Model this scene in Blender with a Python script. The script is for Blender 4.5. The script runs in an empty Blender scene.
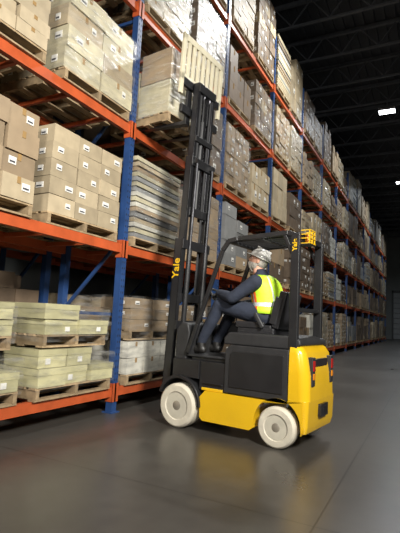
import bpy, math, random
from mathutils import Matrix, Vector
random.seed(7)
D=bpy.data; C=bpy.context
COL=C.scene.collection
rad=math.radians
C.scene.view_settings.view_transform='Standard'
C.scene.view_settings.exposure=-.08

# ---------------- materials ----------------
def mat(name,col,rough=.5,metal=0,var=.12,scale=8,bump=0,bscale=30,island=0,coat=0,emis=None,es=0,stretch=None):
    m=D.materials.new(name); m.use_nodes=True
    nt=m.node_tree; N=nt.nodes; L=nt.links; b=N['Principled BSDF']
    b.inputs['Roughness'].default_value=rough; b.inputs['Metallic'].default_value=metal
    b.inputs['Coat Weight'].default_value=coat
    tc=N.new('ShaderNodeTexCoord'); src=tc.outputs['Object']
    if stretch:
        mp=N.new('ShaderNodeMapping'); mp.inputs['Scale'].default_value=stretch
        L.new(src,mp.inputs[0]); src=mp.outputs[0]
    nz=N.new('ShaderNodeTexNoise'); nz.inputs['Scale'].default_value=scale; nz.inputs['Detail'].default_value=5
    L.new(src,nz.inputs['Vector'])
    mr=N.new('ShaderNodeMapRange'); mr.inputs[1].default_value=.3; mr.inputs[2].default_value=.7
    mr.inputs[3].default_value=1-var; mr.inputs[4].default_value=1+var
    L.new(nz.outputs[0],mr.inputs[0])
    val=mr.outputs[0]
    if island:
        g=N.new('ShaderNodeNewGeometry'); m2=N.new('ShaderNodeMapRange')
        m2.inputs[3].default_value=1-island; m2.inputs[4].default_value=1+island*.6
        L.new(g.outputs['Random Per Island'],m2.inputs[0])
        mu=N.new('ShaderNodeMath'); mu.operation='MULTIPLY'
        L.new(val,mu.inputs[0]); L.new(m2.outputs[0],mu.inputs[1]); val=mu.outputs[0]
    vm=N.new('ShaderNodeVectorMath'); vm.operation='SCALE'
    vm.inputs[0].default_value=col
    L.new(val,vm.inputs['Scale']); L.new(vm.outputs[0],b.inputs['Base Color'])
    if bump:
        n2=N.new('ShaderNodeTexNoise'); n2.inputs['Scale'].default_value=bscale; n2.inputs['Detail'].default_value=4
        L.new(src,n2.inputs['Vector'])
        bp=N.new('ShaderNodeBump'); bp.inputs['Strength'].default_value=bump; bp.inputs['Distance'].default_value=.01
        L.new(n2.outputs[0],bp.inputs['Height']); L.new(bp.outputs[0],b.inputs['Normal'])
    if emis:
        b.inputs['Emission Color'].default_value=(*emis,1); b.inputs['Emission Strength'].default_value=es
    return m

M={}
M['orange']=mat('rack_orange_paint',(.42,.078,.022),.45,0,.18,5)
M['blue']=mat('rack_blue_paint',(.018,.05,.15),.42,0,.18,5)
M['hole']=mat('slot_dark',(.005,.006,.01),.9)
M['wood']=mat('pallet_wood',(.32,.23,.13),.8,0,.3,12,.3,40,.35)
M['brown']=mat('carton_brown',(.27,.20,.125),.6,0,.1,6,.1,20,.25)
M['kraft']=mat('carton_kraft',(.38,.31,.205),.5,0,.14,6,.2,14,.22,coat=.2)
M['cream']=mat('carton_cream',(.47,.425,.29),.5,0,.14,6,.3,12,.18,coat=.25)
M['white']=mat('carton_white',(.52,.50,.43),.5,0,.1,6,.1,12,.18)
M['sack']=mat('carton_pale_yellow',(.46,.43,.25),.5,0,.14,5,.3,12,.25,coat=.2)
M['dark']=mat('carton_dark',(.13,.092,.060),.55,0,.15,6,.15,14,.3)
M['grey']=mat('carton_greyblue',(.21,.21,.205),.5,0,.12,6,.1,12,.2)
M['label']=mat('label_paper',(.66,.65,.61),.5,0,.05)
M['ink']=mat('label_ink',(.06,.06,.07),.6)
M['tape']=mat('packing_tape',(.30,.19,.08),.25,0,.08)
M['yellow']=mat('truck_yellow_paint',(.64,.385,.010),.25,0,.05,3,coat=.7)
M['black']=mat('truck_black_paint',(.013,.013,.014),.35,0,.2,5)
M['plastic']=mat('black_plastic',(.018,.018,.019),.55,0,.2,10,.1,80)
M['vinyl']=mat('seat_vinyl',(.015,.015,.017),.45,0,.2,10,.2,60)
M['tire']=mat('tire_nonmarking',(.50,.46,.37),.7,0,.15,9,.1,30)
M['rim']=mat('wheel_rim',(.45,.42,.34),.45,0,.1)
M['hub']=mat('wheel_hub',(.28,.25,.2),.4,.4,.2)
M['steel']=mat('steel_mast',(.05,.05,.055),.35,.8,.25,6)
M['chrome']=mat('chrome_rod',(.6,.6,.62),.15,1,.05)
M['backrest']=mat('backrest_cream_paint',(.56,.51,.37),.45,0,.08)
M['red']=mat('tail_lens_red',(.30,.01,.008),.2,coat=.8)
M['amber']=mat('lens_amber',(.6,.2,.01),.2,coat=.8)
M['navy']=mat('navy_workwear',(.014,.019,.034),.85,0,.25,10,.9,14)
M['boot']=mat('boot_leather',(.01,.009,.008),.5,0,.2)
M['vest']=mat('hivis_lime',(.50,.80,.03),.6,0,.1,10,.8,14,emis=(.5,.8,.03),es=.06)
M['vorange']=mat('hivis_orange',(.95,.17,.03),.6,0,.1,10,.8,14)
M['silver']=mat('reflective_tape',(.66,.69,.68),.3,.2,.05)
M['skin']=mat('skin',(.56,.30,.21),.5,0,.08,20)
M['beard']=mat('grey_beard',(.40,.37,.33),.9,0,.25,60,.6,90)
M['hat']=mat('hard_hat_shell',(.58,.57,.54),.3,0,.05,coat=.4)
M['eye']=mat('eye_white',(.75,.73,.7),.2)
M['iris']=mat('eye_iris',(.03,.04,.06),.2)
M['glove']=mat('work_glove',(.03,.03,.032),.75,0,.2)
M['joist']=mat('joist_steel',(.10,.108,.125),.6,.2,.15)
M['lampshell']=mat('lamp_housing',(.35,.35,.36),.4,.5)
M['lampglow']=mat('lamp_lens',(.9,.9,.9),.4,emis=(.95,.97,1),es=12)
M['door']=mat('door_panel',(.36,.37,.37),.5,0,.06)
M['trim']=mat('trim_dark',(.08,.08,.08),.5)
# stretch wrap film
m=D.materials.new('stretch_wrap'); m.use_nodes=True; nt=m.node_tree;N=nt.nodes;L=nt.links
N.remove(N['Principled BSDF']); tr=N.new('ShaderNodeBsdfTransparent'); gl=N.new('ShaderNodeBsdfGlossy'); df=N.new('ShaderNodeBsdfDiffuse')
gl.inputs['Roughness'].default_value=.2; df.inputs[0].default_value=(.7,.7,.68,1); ms=N.new('ShaderNodeMixShader'); m2=N.new('ShaderNodeMixShader')
tc=N.new('ShaderNodeTexCoord'); mp=N.new('ShaderNodeMapping'); mp.inputs['Scale'].default_value=(2,2,9); mp.inputs['Rotation'].default_value=(.15,.1,0)
nz=N.new('ShaderNodeTexNoise'); nz.inputs['Scale'].default_value=2.2; nz.inputs['Detail'].default_value=6
bp=N.new('ShaderNodeBump'); bp.inputs['Strength'].default_value=1; bp.inputs['Distance'].default_value=.03
L.new(tc.outputs['Object'],mp.inputs[0]); L.new(mp.outputs[0],nz.inputs['Vector']); L.new(nz.outputs[0],bp.inputs['Height']); L.new(bp.outputs[0],gl.inputs['Normal'])
mr=N.new('ShaderNodeMapRange'); mr.inputs[1].default_value=.43; mr.inputs[2].default_value=.72; mr.inputs[3].default_value=.03; mr.inputs[4].default_value=.40
L.new(nz.outputs[0],mr.inputs[0]); L.new(mr.outputs[0],m2.inputs[0])
ms.inputs[0].default_value=.3; L.new(gl.outputs[0],ms.inputs[1]); L.new(df.outputs[0],ms.inputs[2])
L.new(tr.outputs[0],m2.inputs[1]); L.new(ms.outputs[0],m2.inputs[2]); L.new(m2.outputs[0],N['Material Output'].inputs[0])
M['wrap']=m

# ---------------- mesh builder ----------------
class MB:
    def __init__(s): s.v=[];s.f=[];s.m=[];s.names=[];s.T=None
    def mi(s,n):
        if n not in s.names: s.names.append(n)
        return s.names.index(n)
    def add(s,vs,fs,m):
        o=len(s.v)
        for p in vs:
            p=Vector(p)
            if s.T: p=s.T@p
            s.v.append(tuple(p))
        k=s.mi(m)
        for f in fs: s.f.append(tuple(i+o for i in f)); s.m.append(k)
    def box(s,x0,x1,y0,y1,z0,z1,m,R=None):
        vs=[Vector((x,y,z)) for z in(z0,z1) for y in(y0,y1) for x in(x0,x1)]
        if R is not None:
            c=Vector(((x0+x1)/2,(y0+y1)/2,(z0+z1)/2)); vs=[c+R@(v-c) for v in vs]
        s.add(vs,[(0,2,3,1),(4,5,7,6),(0,1,5,4),(2,6,7,3),(0,4,6,2),(1,3,7,5)],m)
    def bar(s,p0,p1,w,h,m,up=Vector((0,0,1))):
        p0=Vector(p0);p1=Vector(p1);d=(p1-p0).normalized()
        if abs(d.dot(up))>.98: up=Vector((1,0,0))
        a=d.cross(up).normalized()*(w/2); b=a.cross(d).normalized()*(h/2)
        vs=[p+i*a+j*b for p in(p0,p1) for i,j in((-1,-1),(1,-1),(1,1),(-1,1))]
        s.add(vs,[(3,2,1,0),(4,5,6,7),(0,1,5,4),(1,2,6,5),(2,3,7,6),(3,0,4,7)],m)
    def cyl(s,p0,p1,r0,m,r1=None,n=16):
        r1=r0 if r1 is None else r1
        p0=Vector(p0);p1=Vector(p1);d=(p1-p0).normalized()
        up=Vector((0,0,1)) if abs(d.z)<.9 else Vector((1,0,0))
        a=d.cross(up).normalized(); b=d.cross(a)
        vs=[];
        for p,r in((p0,r0),(p1,r1)):
            for i in range(n):
                t=2*math.pi*i/n; vs.append(p+a*r*math.cos(t)+b*r*math.sin(t))
        fs=[(i,(i+1)%n,n+(i+1)%n,n+i) for i in range(n)]+[tuple(range(n))[::-1],tuple(range(n,2*n))]
        s.add(vs,fs,m)
    def ell(s,c,rx,ry,rz,m,n=20,k=12,R=None,zmin=-1):
        c=Vector(c);vs=[];fs=[]
        for j in range(k+1):
            ph=math.pi*j/k; z=math.cos(ph)
            z=max(z,zmin); q=math.sin(ph)
            for i in range(n):
                t=2*math.pi*i/n
                v=Vector((rx*q*math.cos(t),ry*q*math.sin(t),rz*z))
                if R is not None: v=R@v
                vs.append(c+v)
        for j in range(k):
            for i in range(n):
                fs.append((j*n+i,(j+1)*n+i,(j+1)*n+(i+1)%n,j*n+(i+1)%n))
        s.add(vs,fs,m)
    def limb(s,pts,rs,m):
        for i,(p,r) in enumerate(zip(pts,rs)):
            s.ell(p,r,r,r,m)
            if i: s.cyl(pts[i-1],p,rs[i-1],m,r)
    def loft(s,rings,m,cap=True):
        n=len(rings[0]);vs=[v for r in rings for v in r];fs=[]
        for j in range(len(rings)-1):
            for i in range(n):
                fs.append((j*n+i,j*n+(i+1)%n,(j+1)*n+(i+1)%n,(j+1)*n+i))
        if cap: fs+=[tuple(range(n))[::-1],tuple(range((len(rings)-1)*n,len(rings)*n))]
        s.add(vs,fs,m)
    def prism(s,prof,y0,y1,m):
        s.loft([[(x,y0,z) for x,z in prof],[(x,y1,z) for x,z in prof]],m)
    def lathe(s,prof,c,m,n=40):
        c=Vector(c);rings=[]
        for y,r in prof:
            rings.append([c+Vector((r*math.cos(2*math.pi*i/n),y,r*math.sin(2*math.pi*i/n))) for i in range(n)])
        s.loft(rings,m)
    def obj(s,name,parent=None,matrix=None,bevel=0,smooth=False,fix=False):
        me=D.meshes.new(name); me.from_pydata(s.v,[],s.f)
        for n in s.names: me.materials.append(M[n])
        me.polygons.foreach_set('material_index',s.m)
        if smooth: me.polygons.foreach_set('use_smooth',[True]*len(me.polygons))
        me.update()
        if fix:
            import bmesh
            bm=bmesh.new(); bm.from_mesh(me); bmesh.ops.recalc_face_normals(bm,faces=bm.faces); bm.to_mesh(me); bm.free()
        o=D.objects.new(name,me); COL.objects.link(o)
        if parent: o.parent=parent
        if matrix is not None: o.matrix_local=matrix
        if bevel:
            b=o.modifiers.new('bevel','BEVEL'); b.width=bevel; b.segments=3; b.limit_method='ANGLE'; b.angle_limit=rad(35)
            me.polygons.foreach_set('use_smooth',[True]*len(me.polygons))
            w=o.modifiers.new('wn','WEIGHTED_NORMAL'); w.keep_sharp=True
        return o

def empty(name,parent=None,matrix=None):
    o=D.objects.new(name,None); COL.objects.link(o); o.empty_display_size=.2
    if parent: o.parent=parent
    if matrix is not None: o.matrix_local=matrix
    return o

# ---------------- room ----------------
XL,XR,YB,YF,ZC=-9,11,-8,48,10.6
fm=D.materials.new('polished_concrete'); fm.use_nodes=True
nt=fm.node_tree;N=nt.nodes;L=nt.links;b=N['Principled BSDF']
tc=N.new('ShaderNodeTexCoord')
n1=N.new('ShaderNodeTexNoise'); n1.inputs['Scale'].default_value=.45; n1.inputs['Detail'].default_value=6
n2=N.new('ShaderNodeTexNoise'); n2.inputs['Scale'].default_value=7; n2.inputs['Detail'].default_value=5
br=N.new('ShaderNodeTexBrick'); br.offset=0
br.inputs['Scale'].default_value=1; br.inputs['Brick Width'].default_value=4.2; br.inputs['Row Height'].default_value=3.6
br.inputs['Mortar Size'].default_value=.006; br.inputs['Mortar Smooth'].default_value=.2
mp=N.new('ShaderNodeMapping'); mp.inputs['Location'].default_value=(1.4,.75,0)
L.new(tc.outputs['Object'],mp.inputs[0]); L.new(mp.outputs[0],br.inputs['Vector'])
for n in(n1,n2): L.new(tc.outputs['Object'],n.inputs['Vector'])
cr=N.new('ShaderNodeValToRGB'); cr.color_ramp.elements[0].position=.30; cr.color_ramp.elements[0].color=(.036,.032,.028,1)
cr.color_ramp.elements[1].position=.72; cr.color_ramp.elements[1].color=(.072,.066,.057,1)
ad=N.new('ShaderNodeMath'); ad.operation='MULTIPLY_ADD'; ad.inputs[1].default_value=.28
L.new(n2.outputs[0],ad.inputs[0]); 
m3=N.new('ShaderNodeMath'); m3.operation='MULTIPLY'; m3.inputs[1].default_value=.74; L.new(n1.outputs[0],m3.inputs[0]); L.new(m3.outputs[0],ad.inputs[2])
L.new(ad.outputs[0],cr.inputs[0])
mx=N.new('ShaderNodeMix'); mx.data_type='RGBA'; mx.inputs[7].default_value=(.022,.02,.017,1)
L.new(br.outputs['Fac'],mx.inputs[0]); L.new(cr.outputs[0],mx.inputs[6]); L.new(mx.outputs[2],b.inputs['Base Color'])
rr_=N.new('ShaderNodeMapRange'); rr_.inputs[3].default_value=.22; rr_.inputs[4].default_value=.38
L.new(n1.outputs[0],rr_.inputs[0]); L.new(rr_.outputs[0],b.inputs['Roughness'])
M['floor']=fm
M['wall']=mat('wall_panel',(.22,.23,.22),.7,0,.08,1.5)
M['deck']=mat('roof_deck',(.035,.039,.048),.7,0,.15,1.5)
def shell(name,x0,x1,y0,y1,z0,z1,m):
    k=MB(); k.box(x0,x1,y0,y1,z0,z1,m); return k.obj(name)
shell('floor',XL,XR,YB,YF,-.2,0,'floor')
k=MB(); k.box(XL,XR,YB,YF,ZC+.06,ZC+.2,'deck')
x=XL
while x<XR-.3:
    k.box(x,x+.12,YB,YF,ZC,ZC+.06,'deck'); x+=.3
k.obj('ceiling')
shell('wall_left',XL-.2,XL,YB,YF,0,ZC+.2,'wall')
shell('wall_right',XR,XR+.2,YB,YF,0,ZC+.2,'wall')
shell('wall_far',XL,XR,YF,YF+.2,0,ZC+.2,'wall')
shell('wall_back',XL,XR,YB-.2,YB,0,ZC+.2,'wall')
k=MB()
for i in range(9): k.box(.1,3.7,YF-.05,YF-.001,.03+i*.5,.49+i*.5,'door')
k.obj('door_1',bevel=.02)
k=MB(); k.box(-.05,.1,YF-.1,YF-.001,0,4.7,'trim');k.box(3.7,3.85,YF-.1,YF-.001,0,4.7,'trim');k.box(-.05,3.85,YF-.1,YF-.001,4.55,4.75,'trim');k.obj('trim_1')
k=MB()
y=4.5-1.9*6
while y<YF-1:
    zt,zb=ZC-.05,ZC-.75
    k.box(XL,XR,y-.05,y+.05,zt-.06,zt+.05,'joist'); k.box(XL,XR,y-.04,y+.04,zb-.06,zb,'joist')
    x=XL;up=True
    while x<XR-.5:
        a=(x,y,zb if up else zt); c=(x+.55,y,zt if up else zb)
        k.bar(a,c,.035,.035,'joist'); x+=.55; up=not up
    y+=1.9
for gx in(-4.5,5.2):
    k.box(gx-.12,gx+.12,YB,YF,ZC-1.0,ZC-.96,'joist');k.box(gx-.015,gx+.015,YB,YF,ZC-.98,ZC-.55,'joist')
k.obj('ceiling_joists')

# ---------------- racking ----------------
Y0=4.54; BAY=2.8; KMIN,KMAX=-2,13
LV=[.30,2.06,3.62,5.30,6.98]
TOP=8.3; DEP=1.02
def rack(name,detail=True):
    k=MB()
    for i in range(KMIN,KMAX+1):
        y=Y0+BAY*i; w=.045
        for xs,sg in((-.09,1),(-DEP,-1)):
            k.box(xs,xs+.09,y-w,y+w,0.01,TOP,'blue')
            k.box(xs-.03,xs+.12,y-w-.03,y+w+.03,0,.012,'blue')
        if detail and -1<=i<=3:
            z=.15
            while z<TOP-.1:
                k.box(-.001,.0015,y-.026,y-.014,z,z+.025,'hole'); k.box(-.001,.0015,y+.014,y+.026,z,z+.025,'hole')
                z+=.076
        z=.2; up=True
        k.bar((-.08,y,z),(-DEP+.08,y,z),.03,.04,'blue')
        while z<TOP-1:
            a,c=(-.07,y,z+.03),(-DEP+.08,y,z+.95)
            if not up: a,c=(-DEP+.08,y,z+.03),(-.07,y,z+.95)
            k.bar(a,c,.03,.04,'blue'); z+=.98; up=not up
            k.bar((-.08,y,z),(-DEP+.08,y,z),.03,.04,'blue')
        if i<KMAX:
            for z in LV:
                for xx in(-.045,-DEP+.045):
                    k.box(xx-.028,xx+.028,y+w,y+BAY-w,z-.11,z,'orange')
                if detail:
                    for yy in(y+w,y+BAY-w-.01):
                        k.box(-.10,.006,yy-.0,yy+.01,z-.17,z+.05,'orange')
                    k.box(.0,.008,y-w+.03,y+w+.01,z-.17,z+.05,'orange')
                    k.box(.0,.008,y+BAY-w-.01,y+BAY+w-.032,z-.17,z+.05,'orange')
                for yy in(.35,1.05,1.75,2.4):
                    k.box(-DEP+.07,-.07,y+yy,y+yy+.04,z-.06,z-.012,'orange')
    return k.obj(name)
r1=rack('pallet_rack')
r2=rack('pallet_rack',False); r2.location=(-1.28,0,0)

def pallet(k,w,d,m='wood',z=0):
    n=7
    for i in range(n):
        x=-d/2+.05+(d-.1)*i/(n-1)
        k.box(x-.045,x+.045,-w/2,w/2,z+.112,z+.13,m)
    for yy in(-w/2+.03,0,w/2-.03): k.box(-d/2,d/2,yy-.022,yy+.022,z+.02,z+.112,m)
    for i in(0,2,4,6):
        x=-d/2+.05+(d-.1)*i/(n-1); k.box(x-.045,x+.045,-w/2,w/2,z+.002,z+.02,m)

SPEC={'brown':('brown',.38,.33,.20),'kraft':('kraft',.38,.5,.19),'cream':('cream',.56,.5,.24),'sack':('sack',.38,.48,.17),
          'flat':('white',1.12,.98,.07),'dark':('dark',.38,.33,.25),'white':('white',.38,.33,.19),'grey':('grey',.56,.5,.22),
          'dkbig':('dark',.56,.5,.35),'small':('brown',.29,.33,.14),'tall':('kraft',.38,.33,.42)}
def film(k,w,d,z0,z1):
    e=.02
    rings=[]
    for j in range(7):
        z=z0+(z1-z0)*j/6; r=[]
        s=e+(.006 if j%2 else -.002)
        for p in((d/2+s,-w/2-s),(d/2+s,0),(d/2+s,w/2+s),(0,w/2+s),(-d/2-s,w/2+s),(-d/2-s,0),(-d/2-s,-w/2-s),(0,-w/2-s)): r.append((p[0],p[1],z))
        rings.append(r)
    k.loft(rings,'wrap',cap=False)
def load(k,kind,h,seed,w=1.15,d=1.0,detail=True,zb=0):
    R=random.Random(seed)
    if kind.endswith('_w'):
        load(k,kind[:-2],h,seed,w,d,detail,zb); film(k,w,d,zb+.10,zb+h-.02); return
    if kind=='double':
        load(k,'sack',.13+h*.37,seed+1,w,d,detail,zb); load(k,'sack',h*.45,seed+2,w*.85,d*.9,detail,zb+.142+h*.37)
        film(k,w,d,zb+.10,zb+h*.45); film(k,w*.85,d*.9,zb+.2+h*.37,zb+.13+h*.80); return
    if kind=='double2':
        load(k,'white',.13+h*.36,seed+1,w,d,detail,zb); load(k,'brown',h*.48,seed+2,w*.92,d*.95,detail,zb+.142+h*.36); return
    pallet(k,w,d,'wood',zb)
    m,bw,bd,bh=SPEC[kind]
    if kind in('brown','dark','kraft','white') :
        q=R.choice([.75,1,1,1.25]); bh*=q
    ny=max(1,int(w/bw+.05)); nx=max(1,int(d/bd+.05)); bw=w/ny; bd=d/nx
    nz=max(1,round((h-.13)/bh)); bh=(h-.13)/nz
    top_full=R.random()<.5
    lab=R.random()<.65; taped=R.random()<.5
    mix=R.choice([m,m,m,'kraft','brown'])
    for iz in range(nz):
        z=zb+.132+iz*bh
        for ix in range(nx):
            for iy in range(ny):
                if 0<ix<nx-1 and 0<iy<ny-1 and iz<nz-1: continue
                if iz==nz-1 and nz>1 and not top_full and R.random()<.4: continue
                j=.014 if kind!='sack' else .022
                ox=R.uniform(-j,j); oy=R.uniform(-j,j)
                g=.005
                cx=-d/2+bd*(ix+.5)+ox; cy=-w/2+bw*(iy+.5)+oy
                mm=m if R.random()<.85 else mix
                if kind=='flat': mm=R.choice(['white','grey','kraft','brown','cream'])
                a=Matrix.Rotation(R.uniform(-.03,.03),3,'Z')
                x0,x1,y0,y1=cx-bd/2+g,cx+bd/2-g,cy-bw/2+g,cy+bw/2-g
                if kind=='flat':
                    s=R.uniform(0,.02); k.box(x0+s,x1-s,y0+s,y1-s,z,z+bh-.014,mm)
                else:
                    k.box(x0,x1,y0,y1,z,z+bh-(.004 if kind!='sack' else .008),m if kind=='sack' else mm,a)
                    if kind=='sack': k.box(x0-.005,x1+.005,y0-.005,y1+.005,z+bh*.62,z+bh-.005,m,a)
                if detail and kind!='flat':
                    outx=(ix==nx-1); outy=(iy==0)
                    lw=min(.10,bw*.26)*R.uniform(.6,1.1); lh=bh*.32
                    if outx and kind!='sack':
                        if lab and R.random()<.8:
                            zc=z+bh*R.uniform(.42,.62); yc=cy+R.choice([-.2,.2,.22])*bw
                            k.box(x1-.004,x1+.006,yc-lw/2,yc+lw/2,zc-lh/2,zc+lh/2,'label')
                            k.box(x1+.003,x1+.008,yc-lw*.4,yc+lw*.35,zc-lh*.3,zc-lh*.05,'ink')
                        if taped: k.box(x1-.004,x1+.005,cy-.02,cy+.02,z+bh*.68,z+bh-.006,'tape')
                    if outy and kind!='sack' and lab:
                        zc=z+bh*R.uniform(.42,.62); xc=cx+R.choice([-.2,.2])*bd
                        k.box(xc-lw/2,xc+lw/2,y0-.006,y0+.004,zc-lh/2,zc+lh/2,'label')
                        k.box(xc-lw*.4,xc+lw*.3,y0-.008,y0-.003,zc-lh*.3,zc-lh*.05,'ink')
                    if outx and kind=='sack' and R.random()<.7:
                        yc=cy+R.uniform(-.1,.1); k.box(x1-.006,x1+.010,yc-.03,yc+.03,z+bh*.2,z+bh*.5,'label')
near={(-2,0,1):('double',.95),(-1,0,0):('double',.98),(-1,0,1):('double',1.0),
 (0,0,0):('double2_w',1.15),(0,0,1):('double2_w',1.1),
 (-1,1,0):('brown',1.02),(-1,1,1):('kraft',1.06),(-2,1,1):('brown',1.2),
 (0,1,0):('flat_w',1.22),(0,1,1):('brown_w',1.25),
 (-1,2,0):('kraft',1.1),(-1,2,1):('cream_w',1.10),(-2,2,1):('kraft',1.15),
 (0,2,1):('dark_w',1.3),(-1,3,1):('kraft_w',1.3),(-1,3,0):('dark',1.3),
 (0,3,0):('kraft_w',1.3),(0,3,1):('dark_w',1.35),(1,2,0):('brown_w',1.3),(1,3,0):('dark',1.2)}
far=MB(); back=MB()
KR=random.Random(11)
pool=['brown','dark_w','kraft','dark','brown_w','grey','white','dkbig','kraft_w','flat_w','small','tall','dark','brown']
for i in range(KMIN,KMAX):
    for lv,z in enumerate(LV):
        for sl,off in enumerate((.72,2.08)):
            yc=Y0+BAY*i+off
            kd=KR.choice(pool); hh=KR.uniform(.8,1.42)
            if lv==4: hh=KR.uniform(1.0,1.9); kd=KR.choice(['brown','dark','kraft','brown','tall','flat'])
            if i>6: kd=kd.replace('_w','')
            sd=KR.randint(0,99999)
            if (i,lv,sl)==(0,2,0): continue
            if (i,lv,sl) in near: kd,hh=near[(i,lv,sl)]
            if i<=1:
                k=MB(); load(k,kd,hh,sd); k.obj('palletized_boxes',matrix=Matrix.Translation((-.49+KR.uniform(-.02,.02),yc+KR.uniform(-.03,.03),z+.001)))
            else:
                far.T=Matrix.Translation((-.49+KR.uniform(-.03,.05),yc+KR.uniform(-.04,.04),z+.001)); load(far,kd,hh,sd,detail=i<6)
            if i<6 and KR.random()<.85:
                back.T=Matrix.Translation((-.49-1.28,yc,z+.001)); load(back,KR.choice(['dark','brown','kraft']),KR.uniform(.9,1.35),sd+1,detail=False)
far.T=None;back.T=None
far.obj('palletized_boxes_stock'); back.obj('palletized_boxes_back_stock')

# ---------------- forklift ----------------
head=rad(173.0)
FM=Matrix.Translation((1.01,4.815,0))@Matrix.Rotation(head,4,'Z')
FL=empty('forklift',matrix=FM@Matrix.Diagonal((.925,.85,1,1)))
k=MB()
arch=[(-1.25+.265*math.cos(rad(a)),.20+.265*math.sin(rad(a))) for a in range(-10,191,10)]
prof=[(-.30,.15),(-.34,.12),(-.94,.12)]+arch+[(-1.53,.3),(-1.53,.46),(-1.37,.46),(-1.36,.43),(-.36,.43),(-.29,.36)]
k.prism(prof,-.47,.47,'yellow')
k.obj('chassis_frame',FL,bevel=.014,fix=True)
def plan(xf,xr,hy,r,z,n=8):
    xr+=.09
    p=[(xf,hy,z)]
    for i in range(n+1):
        a=rad(90+90*i/n); p.append((xr+r+r*math.cos(a),hy-r+r*math.sin(a),z))
    for i in range(n+1):
        a=rad(180+90*i/n); p.append((xr+r+r*math.cos(a),-hy+r+r*math.sin(a),z))
    p.append((xf,-hy,z)); return p
k=MB()
k.loft([plan(-1.50,-1.64,.43,.03,.17),plan(-1.50,-1.66,.46,.05,.24),plan(-1.50,-1.67,.47,.06,.47)],'yellow')
k.loft([plan(-1.37,-1.67,.47,.10,.46),plan(-1.37,-1.66,.47,.10,.70),plan(-1.37,-1.62,.46,.10,.90),plan(-1.37,-1.58,.44,.09,.955),plan(-1.37,-1.54,.42,.07,.975)],'yellow')
k.obj('counterweight',FL,bevel=.006,fix=True)
k=MB()
k.box(-1.610,-1.555,-.12,.12,.30,.42,'black');k.box(-1.615,-1.57,-.05,.05,.33,.39,'steel')
for sg in(-1,1):
    k.box(-1.587,-1.53,sg*.31-.045,sg*.31+.045,.60,.87,'plastic')
    k.box(-1.595,-1.53,sg*.31-.03,sg*.31+.03,.74,.84,'red');k.box(-1.595,-1.53,sg*.31-.03,sg*.31+.03,.66,.72,'amber')
k.box(-1.57,-1.51,-.20,.20,.78,.85,'black')
k.obj('tail_lights',FL,bevel=.006)
k=MB()
pp=[(-.60,.44),(-1.36,.44),(-1.36,.93),(-.66,.93),(-.60,.88)]
k.prism(pp,-.455,.455,'plastic')
k.prism([(-.66,.50),(-1.31,.50),(-1.31,.87),(-.70,.87),(-.66,.83)],-.465,.465,'black')
k.obj('battery_compartment',FL,bevel=.01,fix=True)
k=MB()
k.prism([(-.56,.93),(-1.36,.93),(-1.48,.975),(-1.47,1.03),(-1.36,1.06),(-.62,1.06),(-.56,1.0)],-.43,.43,'plastic')
k.obj('battery_hood',FL,bevel=.02,fix=True)
k=MB()
k.box(-.62,-.26,-.44,.44,.43,.73,'black'); k.box(-.62,.10,-.40,.40,.765,.785,'plastic'); k.box(-.62,-.10,-.38,.38,.73,.766,'black'); k.box(-.26,.14,-.29,.29,.20,.766,'black')
k.box(-.58,-.32,.44,.462,.50,.515,'steel')
k.box(-.58,-.30,-.455,.455,.43,.46,'yellow')
k.obj('step_and_floor_plate',FL,bevel=.01)
k=MB()
k.prism([(.14,.72),(-.02,.72),(-.06,1.02),(-.03,1.12),(.06,1.14),(.14,1.06)],-.40,.40,'plastic')
k.obj('front_cowl',FL,bevel=.02,fix=True)
for sg in(-1,1):
    k=MB()
    o=[(.31*math.cos(rad(a)),.25+.31*math.sin(rad(a))) for a in range(20,181,10)]
    i_=[(.275*math.cos(rad(a)),.25+.275*math.sin(rad(a))) for a in range(180,19,-10)]
    k.prism(o+i_,sg*.40-.10,sg*.40+.10,'black')
    k.box(-.30,.20,sg*.30-.02,sg*.30+.02,.30,.74,'black')
    k.box(-.26,.12,sg*.38-.08,sg*.38+.08,.54,.735,'black')
    k.obj('front_fender',FL,bevel=.006,fix=True)
def wheel(name,x,y,r,w,sg):
    k=MB()
    k.lathe([(-w/2,r*.55),(-w/2,r*.9),(-w/2+.02,r*.985),(-w/2+.04,r),(w/2-.04,r),(w/2-.02,r*.985),(w/2,r*.9),(w/2,r*.63),(w/2-.015,r*.60),(w/2-.015,r*.55)],(0,y,r),'tire')
    s=w/2*sg; q=sg
    k.lathe([(s-q*.012,r*.60),(s-q*.015,r*.52),(s-q*.05,r*.47),(s-q*.055,r*.30),(s-q*.06,.001)],(0,y,r),'rim')
    k.lathe([(s-q*.07,r*.26),(s-q*.015,r*.24),(s-q*.005,r*.16),(s-q*.004,.001)],(0,y,r),'hub',24)
    for i in range(8):
        a=2*math.pi*i/8; cx=r*.36*math.cos(a); cz=r+r*.36*math.sin(a)
        k.cyl((cx,y+s-q*.06,cz),(cx,y+s-q*.035,cz),.012,'hub',n=6)
    o=k.obj(name,FL,Matrix.Translation((x,0,0))@Matrix.Diagonal((1/.925,1,1,1)),fix=True,bevel=.004)
for sg in(-1,1):
    wheel('front_wheel',0,sg*.42,.235,.21,sg); wheel('rear_wheel',-1.25,sg*.41,.195,.16,sg)
k=MB(); k.cyl((0,-.4,.235),(0,.4,.235),.06,'steel'); k.cyl((-1.25,-.38,.195),(-1.25,.38,.195),.05,'steel'); k.obj('axles',FL)
k=MB()
k.box(-1.10,-.64,-.26,.26,1.05,1.12,'vinyl'); k.box(-1.06,-.62,-.25,.25,1.10,1.15,'vinyl')
k.box(-.98,-.62,.21,.27,1.11,1.18,'vinyl');k.box(-.98,-.62,-.27,-.21,1.11,1.18,'vinyl')
k.bar((-1.10,0,1.12),(-1.20,0,1.50),.48,.09,'vinyl',up=Vector((1,0,0)))
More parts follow.
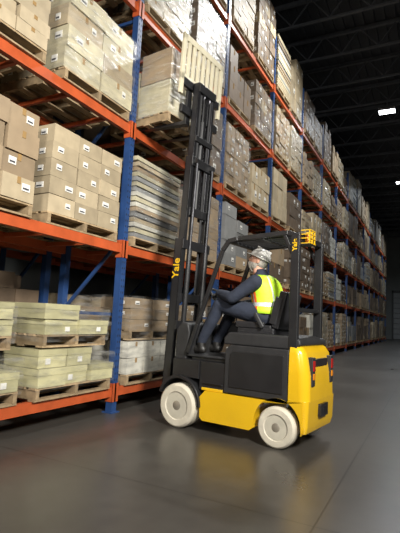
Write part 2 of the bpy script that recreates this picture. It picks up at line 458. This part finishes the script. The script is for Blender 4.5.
k.bar((-1.07,.22,1.16),(-1.15,.22,1.44),.06,.09,'vinyl',up=Vector((1,0,0)));k.bar((-1.07,-.22,1.16),(-1.15,-.22,1.44),.06,.09,'vinyl',up=Vector((1,0,0)))
k.box(-1.0,-.66,-.36,-.29,1.28,1.33,'vinyl'); k.box(-1.0,-.9,-.34,-.31,1.08,1.30,'plastic')
k.bar((-.98,.29,1.12),(-.88,.30,1.27),.03,.05,'plastic')
k.obj('operator_seat',FL,bevel=.022)
k=MB()
for sg in(-1,1):
    Yg=sg*.42 if sg>0 else -.38
    P=[(-.06,Yg,.80),(-.18,Yg,1.12),(-.48,Yg*.97,1.93),(-.56,Yg*.97,2.03),(-.68,Yg*.97,2.05),(-1.30,Yg*.97,2.08),(-1.42,Yg*.97,2.04)]
    for a,c in zip(P,P[1:]):
        k.bar(a,c,.04,.05,'black')
    k.box(-1.44,-1.345,Yg*.97-.03,Yg*.97+.03,.90,2.07,'black')
    k.bar((-1.39,Yg*.97,1.80),(-1.26,Yg*.97,2.06),.03,.04,'black')
k.box(-.60,-.54,-.38,.41,2.01,2.06,'black'); k.box(-1.43,-1.37,-.38,.41,2.02,2.08,'black')
for i in range(7):
    y=-.31+.105*i; k.bar((-.57,y,2.04),(-1.39,y,2.065),.018,.028,'black')
k.box(-1.0,-.97,-.37,.40,2.035,2.06,'black')
k.box(-1.42,-1.38,-.36,.38,1.30,1.34,'black')
k.obj('overhead_guard',FL,bevel=.008)
k=MB()
for yy in(.20,.28,.36): 
    k.box(-1.53,-1.52,yy-.008,yy+.008,1.97,2.11,'yellow')
for zz in(1.97,2.02,2.06,2.10): k.box(-1.535,-1.525,.19,.37,zz,zz+.008,'yellow')
for yy in(.20,.36): 
    for zz in(1.97,2.02,2.06,2.10): k.box(-1.53,-1.43,yy-.006,yy+.006,zz,zz+.008,'yellow')
k.box(-1.53,-1.42,.19,.37,1.96,1.97,'black')
k.cyl((-1.475,.28,1.97),(-1.475,.28,2.08),.03,'amber')
k.obj('beacon_cage',FL)
k=MB()
sc=Vector((-.27,0,1.42)); nrm=Vector((-.62,0,.78)).normalized(); ux=Vector((0,1,0)); uy=nrm.cross(ux)
n=36
ringpts=[sc+(ux*math.cos(2*math.pi*i/n)+uy*math.sin(2*math.pi*i/n))*.18 for i in range(n)]
for i in range(n): k.cyl(ringpts[i],ringpts[(i+1)%n],.014,'plastic',n=8)
for a in(0,120,240):
    k.cyl(sc,sc+(ux*math.cos(rad(a+90))+uy*math.sin(rad(a+90)))*.175,.012,'plastic',n=8)
k.cyl(sc-nrm*.02,sc+nrm*.02,.04,'plastic'); k.cyl(sc,(-.0,0,1.06),.03,'plastic')
for i in range(3):
    y=-.26-.05*i; k.cyl((-.28,y,1.10),(-.34,y,1.33),.008,'steel'); k.ell((-.34,y,1.34),.018,.018,.022,'plastic')
k.box(-.40,-.16,-.40,-.23,1.04,1.15,'plastic'); k.box(-.30,-.02,-.36,-.27,.95,1.06,'plastic')
k.obj('steering_and_levers',FL,smooth=False)

# mast
MT=empty('mast',FL,Matrix.Translation((.3,0,.3))@Matrix.Rotation(rad(-2.6),4,'Y')@Matrix.Translation((-.3,0,-.3)))
FZ=3.60
k=MB()
def rail(k,y0,y1,x0,x1,z0,z1,sg,m):
    a,b_=(y0,y1) if sg>0 else(-y1,-y0)
    web=(b_-.014,b_) if sg>0 else(a,a+.014)
    k.box(x0,x1,web[0],web[1],z0,z1,m); k.box(x0,x0+.018,a,b_,z0,z1,m); k.box(x1-.018,x1,a,b_,z0,z1,m)
for sg in(-1,1):
    rail(k,.27,.335,.25,.37,.08,2.12,sg,'black')
k.box(.24,.27,-.335,.335,.10,.24,'black');k.box(.23,.26,-.335,.335,1.05,1.15,'black');k.box(.23,.26,-.335,.335,2.0,2.11,'black')
k.box(.14,.26,-.32,-.26,.20,.34,'black');k.box(.14,.26,.26,.32,.20,.34,'black')
k.obj('mast_outer_rails',MT,bevel=.004)
k=MB()
for sg in(-1,1): rail(k,.215,.27,.265,.365,1.35,3.15,sg,'black')
k.box(.25,.28,-.27,.27,1.37,1.47,'black');k.box(.25,.28,-.27,.27,3.03,3.14,'black')
k.obj('mast_middle_rails',MT,bevel=.004)
k=MB()
for sg in(-1,1): rail(k,.16,.215,.28,.375,2.40,4.10,sg,'steel')
k.box(.26,.29,-.215,.215,2.42,2.52,'black');k.box(.26,.29,-.215,.215,3.98,4.09,'black');k.box(.26,.29,-.215,.215,3.35,3.42,'black')
k.obj('mast_inner_rails',MT,bevel=.004)
k=MB()
for sg in(-1,1):
    k.cyl((.215,sg*.20,.15),(.215,sg*.20,2.0),.035,'black'); k.cyl((.215,sg*.20,2.0),(.215,sg*.20,3.08),.02,'steel'); k.box(.19,.28,sg*.20-.03,sg*.20+.03,3.06,3.11,'black')
    k.bar((.33,sg*.07,2.5),(.33,sg*.07,3.96),.025,.02,'steel')
    for j in range(27):
        k.box(.315,.346,sg*.07-.017,sg*.07+.017,2.5+j*.053,2.52+j*.053,'steel')
k.cyl((.33,0,2.46),(.33,0,3.65),.045,'black'); k.cyl((.33,0,3.65),(.33,0,3.96),.025,'chrome')
for sg in(-1,1): k.lathe([(-.015,.06),(-.005,.05),(.005,.05),(.015,.06)],(.33,sg*.07,3.96),'steel',20)
for sg in(-1,1):
    for y in(.115,.135):
        k.cyl((.29,sg*y,1.5),(.29,sg*y,3.96),.009,'plastic',n=8)
k.obj('lift_cylinders_and_chains',MT,smooth=False)
k=MB()
SS=-.06
for z in(FZ+.08,FZ+.42): k.box(.40,.45,SS-.47,SS+.47,z,z+.10,'black')
for sg in(-1,1):
    k.box(.32,.40,sg*.13-.02,sg*.13+.02,FZ+.05,FZ+.53,'black')
    yc=SS+sg*.24
    k.box(.45,.49,yc-.05,yc+.05,FZ-.02,FZ+.56,'black')
    k.prism([(.45,FZ-.02),(1.50,FZ+.01),(1.50,FZ+.022),(.49,FZ+.03),(.45,FZ+.03)],yc-.05,yc+.05,'black')
k.obj('fork_carriage',MT,bevel=.005,fix=True)
k=MB()
bw=.50
for sg in(-1,1): k.box(.41,.45,SS+sg*bw-.035,SS+sg*bw+.035,FZ+.3,FZ+1.07,'backrest')
k.box(.41,.45,SS-bw-.035,SS+bw+.035,FZ+.99,FZ+1.07,'backrest');k.box(.41,.45,SS-bw-.035,SS+bw+.035,FZ+.48,FZ+.56,'backrest')
for i in range(1,8):
    y=SS-bw+2*bw*i/8; k.box(.415,.445,y-.033,y+.033,FZ+.5,FZ+1.03,'backrest')
k.obj('load_backrest',MT,bevel=.004)
def decal(txt,size,loc,xdir,ydir,parent,m='yellow'):
    c=D.curves.new('lettering','FONT'); c.body=txt; c.size=size; c.extrude=.001; c.align_x='CENTER'; c.align_y='CENTER'; c.offset=.002
    o=D.objects.new('lettering',c); COL.objects.link(o); o.parent=parent
    xd=Vector(xdir);yd=Vector(ydir);zd=xd.cross(yd)
    mm=Matrix((xd,yd,zd)).transposed().to_4x4(); mm.translation=Vector(loc); o.matrix_local=mm
    c.materials.append(M[m])
decal('Yale',.14,(.31,.337,1.76),(0,0,1),(1,0,0),MT)
decal('Yale',.07,(-1.392,.440,1.95),(0,0,1),(1,0,0),FL)

k=MB(); load(k,'cream_w',1.0,5,w=.88,d=1.02); 
LM=FM@Matrix.Translation((-.02,0,0))@MT.matrix_local@Matrix.Translation((1.01,-.14,FZ+.034))@Matrix.Rotation(math.pi,4,'Z')
k.obj('palletized_boxes',matrix=LM)

# ---------------- driver ----------------
DR=empty('forklift_driver',matrix=FM@Matrix.Translation((.05,0,.02)))
def bake(o,vox,it=6,name=None):
    r=o.modifiers.new('r','REMESH'); r.mode='VOXEL'; r.voxel_size=vox; r.use_smooth_shade=True
    s=o.modifiers.new('s','SMOOTH'); s.factor=.5; s.iterations=it
    C.view_layer.update()
    dg=C.evaluated_depsgraph_get(); me=D.meshes.new_from_object(o.evaluated_get(dg))
    o.modifiers.clear(); o.data=me
    for p in me.polygons: p.use_smooth=True
    return o
def ering(x,z,a,b_,n=32): return [(x+a*math.cos(2*math.pi*i/n),b_*math.sin(2*math.pi*i/n),z) for i in range(n)]
k=MB()
tor=[(-.89,1.14,.12,.17),(-.895,1.19,.15,.195),(-.90,1.27,.155,.185),(-.89,1.38,.15,.18),(-.87,1.48,.155,.19),(-.85,1.56,.145,.20),(-.835,1.62,.11,.155),(-.81,1.66,.07,.08),(-.79,1.74,.058,.062)]
k.loft([ering(*t) for t in tor],'navy')
V=Vector
shL,elL,wrL=V((-.83,.21,1.575)),V((-.60,.285,1.40)),V((-.375,.185,1.46))
shR,elR,wrR=V((-.83,-.21,1.575)),V((-.64,-.30,1.37)),V((-.43,-.27,1.36))
for a,e,w in((shL,elL,wrL),(shR,elR,wrR)):
    k.limb([a,(a+e)/2,e,(e+w)/2,w],[.085,.073,.063,.058,.043],'navy')
for sg in(-1,1):
    hp=V((-.86,sg*.10,1.235));kn=V((-.38,sg*.165,1.325));an=V((-.15,sg*.165,.90))
    k.limb([hp,(hp+kn)/2,kn,kn.lerp(an,.35),an],[.11,.10,.08,.07,.055],'navy')
k.ell((-.80,0,1.67),.09,.09,.05,'navy')
bd=k.obj('body_workwear',DR,fix=True); bake(bd,.011,7)
for sg in(-1,1):
    k=MB()
    an=V((-.15,sg*.165,.88))
    k.limb([an+V((.0,0,.04)),an+V((-.01,0,-.06))],[.054,.05],'boot')
    k.limb([an+V((-.03,0,-.065)),an+V((.06,0,-.06)),an+V((.11,0,-.068)),an+V((.15,0,-.075))],[.044,.048,.044,.036],'boot')
    o=k.obj('boot',DR); bake(o,.008,4)
k=MB(); nR=60
vt=[(-.90,1.25,.175,.208),(-.90,1.29,.172,.203),(-.895,1.325,.170,.20),(-.89,1.365,.168,.199),(-.88,1.43,.17,.202),(-.87,1.48,.172,.208),(-.86,1.53,.168,.216),(-.85,1.57,.16,.222),(-.845,1.61,.14,.205),(-.835,1.645,.118,.165),(-.82,1.67,.09,.10)]
rings=[ering(*t,n=nR) for t in vt]
for j in range(len(rings)-1):
    for i in range(nR):
        a=360*(i+.5)/nR
        m='vest'
        aa=min(a,360-a)
        if 50<aa<78: m='vorange'
        if 57<aa<69 or 136<aa<144: m='silver'
        if j==2: m='silver'
        k.add([rings[j][i],rings[j][(i+1)%nR],rings[j+1][(i+1)%nR],rings[j+1][i]],[(0,1,2,3)],m)
o=k.obj('safety_vest',DR,smooth=True)
import bmesh
bm=bmesh.new(); bm.from_mesh(o.data); bmesh.ops.remove_doubles(bm,verts=bm.verts,dist=.0005); bm.to_mesh(o.data); bm.free()
s=o.modifiers.new('s','SOLIDIFY'); s.thickness=.008; s.offset=-1
HR=Matrix.Translation((-.765,0,1.835))@Matrix.Rotation(rad(16),4,'Z')@Matrix.Rotation(rad(-18),4,'Y')
k=MB(); n,kk=40,30; vs=[];fs=[]
def g(v,c,s): return math.exp(-sum((a-b)**2 for a,b in zip(v,c))/(2*s*s))
for j in range(kk+1):
    ph=math.pi*j/kk
    for i in range(n):
        t=2*math.pi*i/n
        x,y,z=math.sin(ph)*math.cos(t),math.sin(ph)*math.sin(t),math.cos(ph)
        X,Yv,Z=x*.098,y*.076,z*.118
        if z<0: Yv*=1-.28*(-z)**1.5; X*= (1-.25*(-z)) if x<0 else (1-.08*(-z))
        if x>0:
            X+=.026*g((Yv,Z),(0,-.022),.012)+.012*g((Yv,Z),(0,.0),.012)
            X-=.013*(g((Yv,Z),(.032,.008),.013)+g((Yv,Z),(-.032,.008),.013))
            X+=.006*g((Z,),(.028,),.010)
            X+=.008*g((Yv,Z),(0,-.058),.016)+.012*g((Yv,Z),(0,-.098),.02)
            X-=.004*g((Yv,Z),(0,-.060),.004)
        vs.append((X,Yv,Z))
for j in range(kk):
    for i in range(n): fs.append((j*n+i,(j+1)*n+i,(j+1)*n+(i+1)%n,j*n+(i+1)%n))
k.add(vs,fs,'skin')
k.cyl((-.02,0,-.06),(-.035,0,-.16),.056,'skin',n=20)
for sg in(-1,1):
    k.ell((-.008,sg*.078,-.005),.018,.008,.030,'skin')
    k.ell((.076,sg*.031,.008),.013,.013,.012,'eye',12,8); k.ell((.086,sg*.031,.008),.005,.006,.006,'iris',8,6)
k.obj('head',DR,HR,smooth=True)
k=MB(); vs2=[];
for j in range(12):
    z=-.035-.085*j/11
    row=[]
    for i in range(21):
        t=rad(-95+190*i/20); q=math.sqrt(max(0.05,1-(z/.122)**2))
        row.append((math.cos(t)*.108*q+(.010 if abs(t)<.5 else 0),math.sin(t)*.083*q*(1-.25*(-z/.118)**1.5),z-.004+(-.0 if abs(t)>.4 else -.012)))
    vs2.append(row)
fl=[p for r in vs2 for p in r]
k.add(fl,[(j*21+i,j*21+i+1,(j+1)*21+i+1,(j+1)*21+i) for j in range(11) for i in range(20)],'beard')
k.obj('beard',DR,HR,smooth=True)
k=MB()
HC=Matrix.Rotation(rad(-6),3,'Y')
k.ell((-.004,0,.034),.122,.098,.108,'hat',32,16,R=HC,zmin=-.02)
rg=[]
for zz,s,fx in((.026,1.0,.0),(.024,1.12,.03),(.031,1.12,.03),(.038,1.0,.0)): rg.append([tuple(HC@V((-.002+.122*s*math.cos(2*math.pi*i/32)+fx*max(0,math.cos(2*math.pi*i/32)),.097*s*math.sin(2*math.pi*i/32),zz))) for i in range(32)])
k.loft(rg,'hat')
k.bar(HC@V((-.09,0,.115)),HC@V((.08,0,.125)),.03,.05,'hat')
k.obj('hard_hat',DR,HR,smooth=True)
k=MB(); k.ell((-.03,0,-.01),.078,.080,.075,'beard'); k.obj('hair',DR,HR,smooth=True)
def hand(name,wr,target,thumb,curl):
    d=(target-wr).normalized(); s=thumb; s=(s-d*s.dot(d)).normalized(); nn=d.cross(s).normalized()*curl
    k=MB()
    Rm=Matrix((d,s,nn)).transposed()
    k.limb([wr-d*.02,wr+d*.015],[.032,.03],'glove')
    k.ell(wr+d*.055,.052,.043,.019,'glove',R=Rm)
    for i,ln in enumerate((.072,.080,.075,.060)):
        o=.030-.020*i; p=wr+d*.085+s*o; r=.0095
        pts=[p];a=.35
        for f in(.45,.32,.25):
            p=p+(d*math.cos(a)+nn*math.sin(a))*ln*f; pts.append(p); a+=.85
        k.limb(pts,[r,r*.95,r*.88,r*.8],'glove')
    p=wr+d*.03+s*.034; q=p+(d*.6+s*.6+nn*.4).normalized()*.035; r2=q+(d*.75+nn*.6).normalized()*.028
    k.limb([p,q,r2],[.013,.011,.009],'glove')
    o=k.obj(name,DR); bake(o,.0035,3)
hand('hand',wrL,V((-.28,.145,1.43)),V((0,-1,.3)),1)
hand('hand',wrR,V((-.33,-.265,1.34)),V((0,1,.4)),-1)

# ---------------- lamps ----------------
def aim(o,t):
    o.rotation_euler=(V(t)-o.location).to_track_quat('-Z','Y').to_euler()
def area(name,loc,t,size,power,col=(1,1,1),spread=180):
    l=D.lights.new(name,'AREA'); l.shape='DISK'; l.size=size; l.energy=power; l.color=col; l.spread=rad(spread)
    o=D.objects.new(name,l); COL.objects.link(o); o.location=loc; aim(o,t); return o
for i,y in enumerate((-1.2,10.2,17.8,27.3,36.8)):
    P=empty('high_bay_lamp',matrix=Matrix.Translation((1.95,y,9.40)))
    k=MB(); k.loft([[( .30*a,.18*b_,.0) for a,b_ in((-1,-1),(1,-1),(1,1),(-1,1))],[(.30*a,.18*b_,.08) for a,b_ in((-1,-1),(1,-1),(1,1),(-1,1))],[(.16*a,.1*b_,.18) for a,b_ in((-1,-1),(1,-1),(1,1),(-1,1))]],'lampshell')
    k.cyl((0,0,.18),(0,0,.39),.012,'lampshell'); k.obj('housing',P)
    k=MB(); k.box(-.28,.28,-.16,.16,-.02,-.001,'lampglow'); k.obj('lens',P)
    l=D.lights.new('lamp_light','AREA'); l.shape='RECTANGLE'; l.size=.55; l.size_y=.3; l.energy=(40,500,230,220,180)[i]; l.color=((1,.96,.88),(.98,.98,.95),(.88,.94,1),(.82,.91,1),(.82,.91,1))[i]; l.spread=rad(150)
    lo=D.objects.new('lamp_light',l); COL.objects.link(lo); lo.parent=P; lo.location=(0,0,-.04)
area('studio_key_light',(6.0,.2,4.6),(.4,4.9,1.8),1.2,370,(1,.97,.91),100)
area('studio_side_light',(3.6,-3.2,3.4),(-.5,3.4,3.0),1.0,95,(1,.96,.89),100)
w=D.worlds.new('world'); C.scene.world=w; w.use_nodes=True
w.node_tree.nodes['Background'].inputs[0].default_value=(.5,.6,.8,1); w.node_tree.nodes['Background'].inputs[1].default_value=.01

# ---------------- camera ----------------
cd=D.cameras.new('camera'); cam=D.objects.new('camera',cd); COL.objects.link(cam)
cd.sensor_fit='HORIZONTAL'; cd.sensor_width=36; cd.lens=40.5; cd.clip_end=200
cam.matrix_world=Matrix.Translation((3.43,0,1.2))@Matrix.Rotation(rad(27.4),4,'Z')@Matrix.Rotation(rad(90+6.4),4,'X')@Matrix.Rotation(rad(2.9),4,'Z')
C.scene.camera=cam
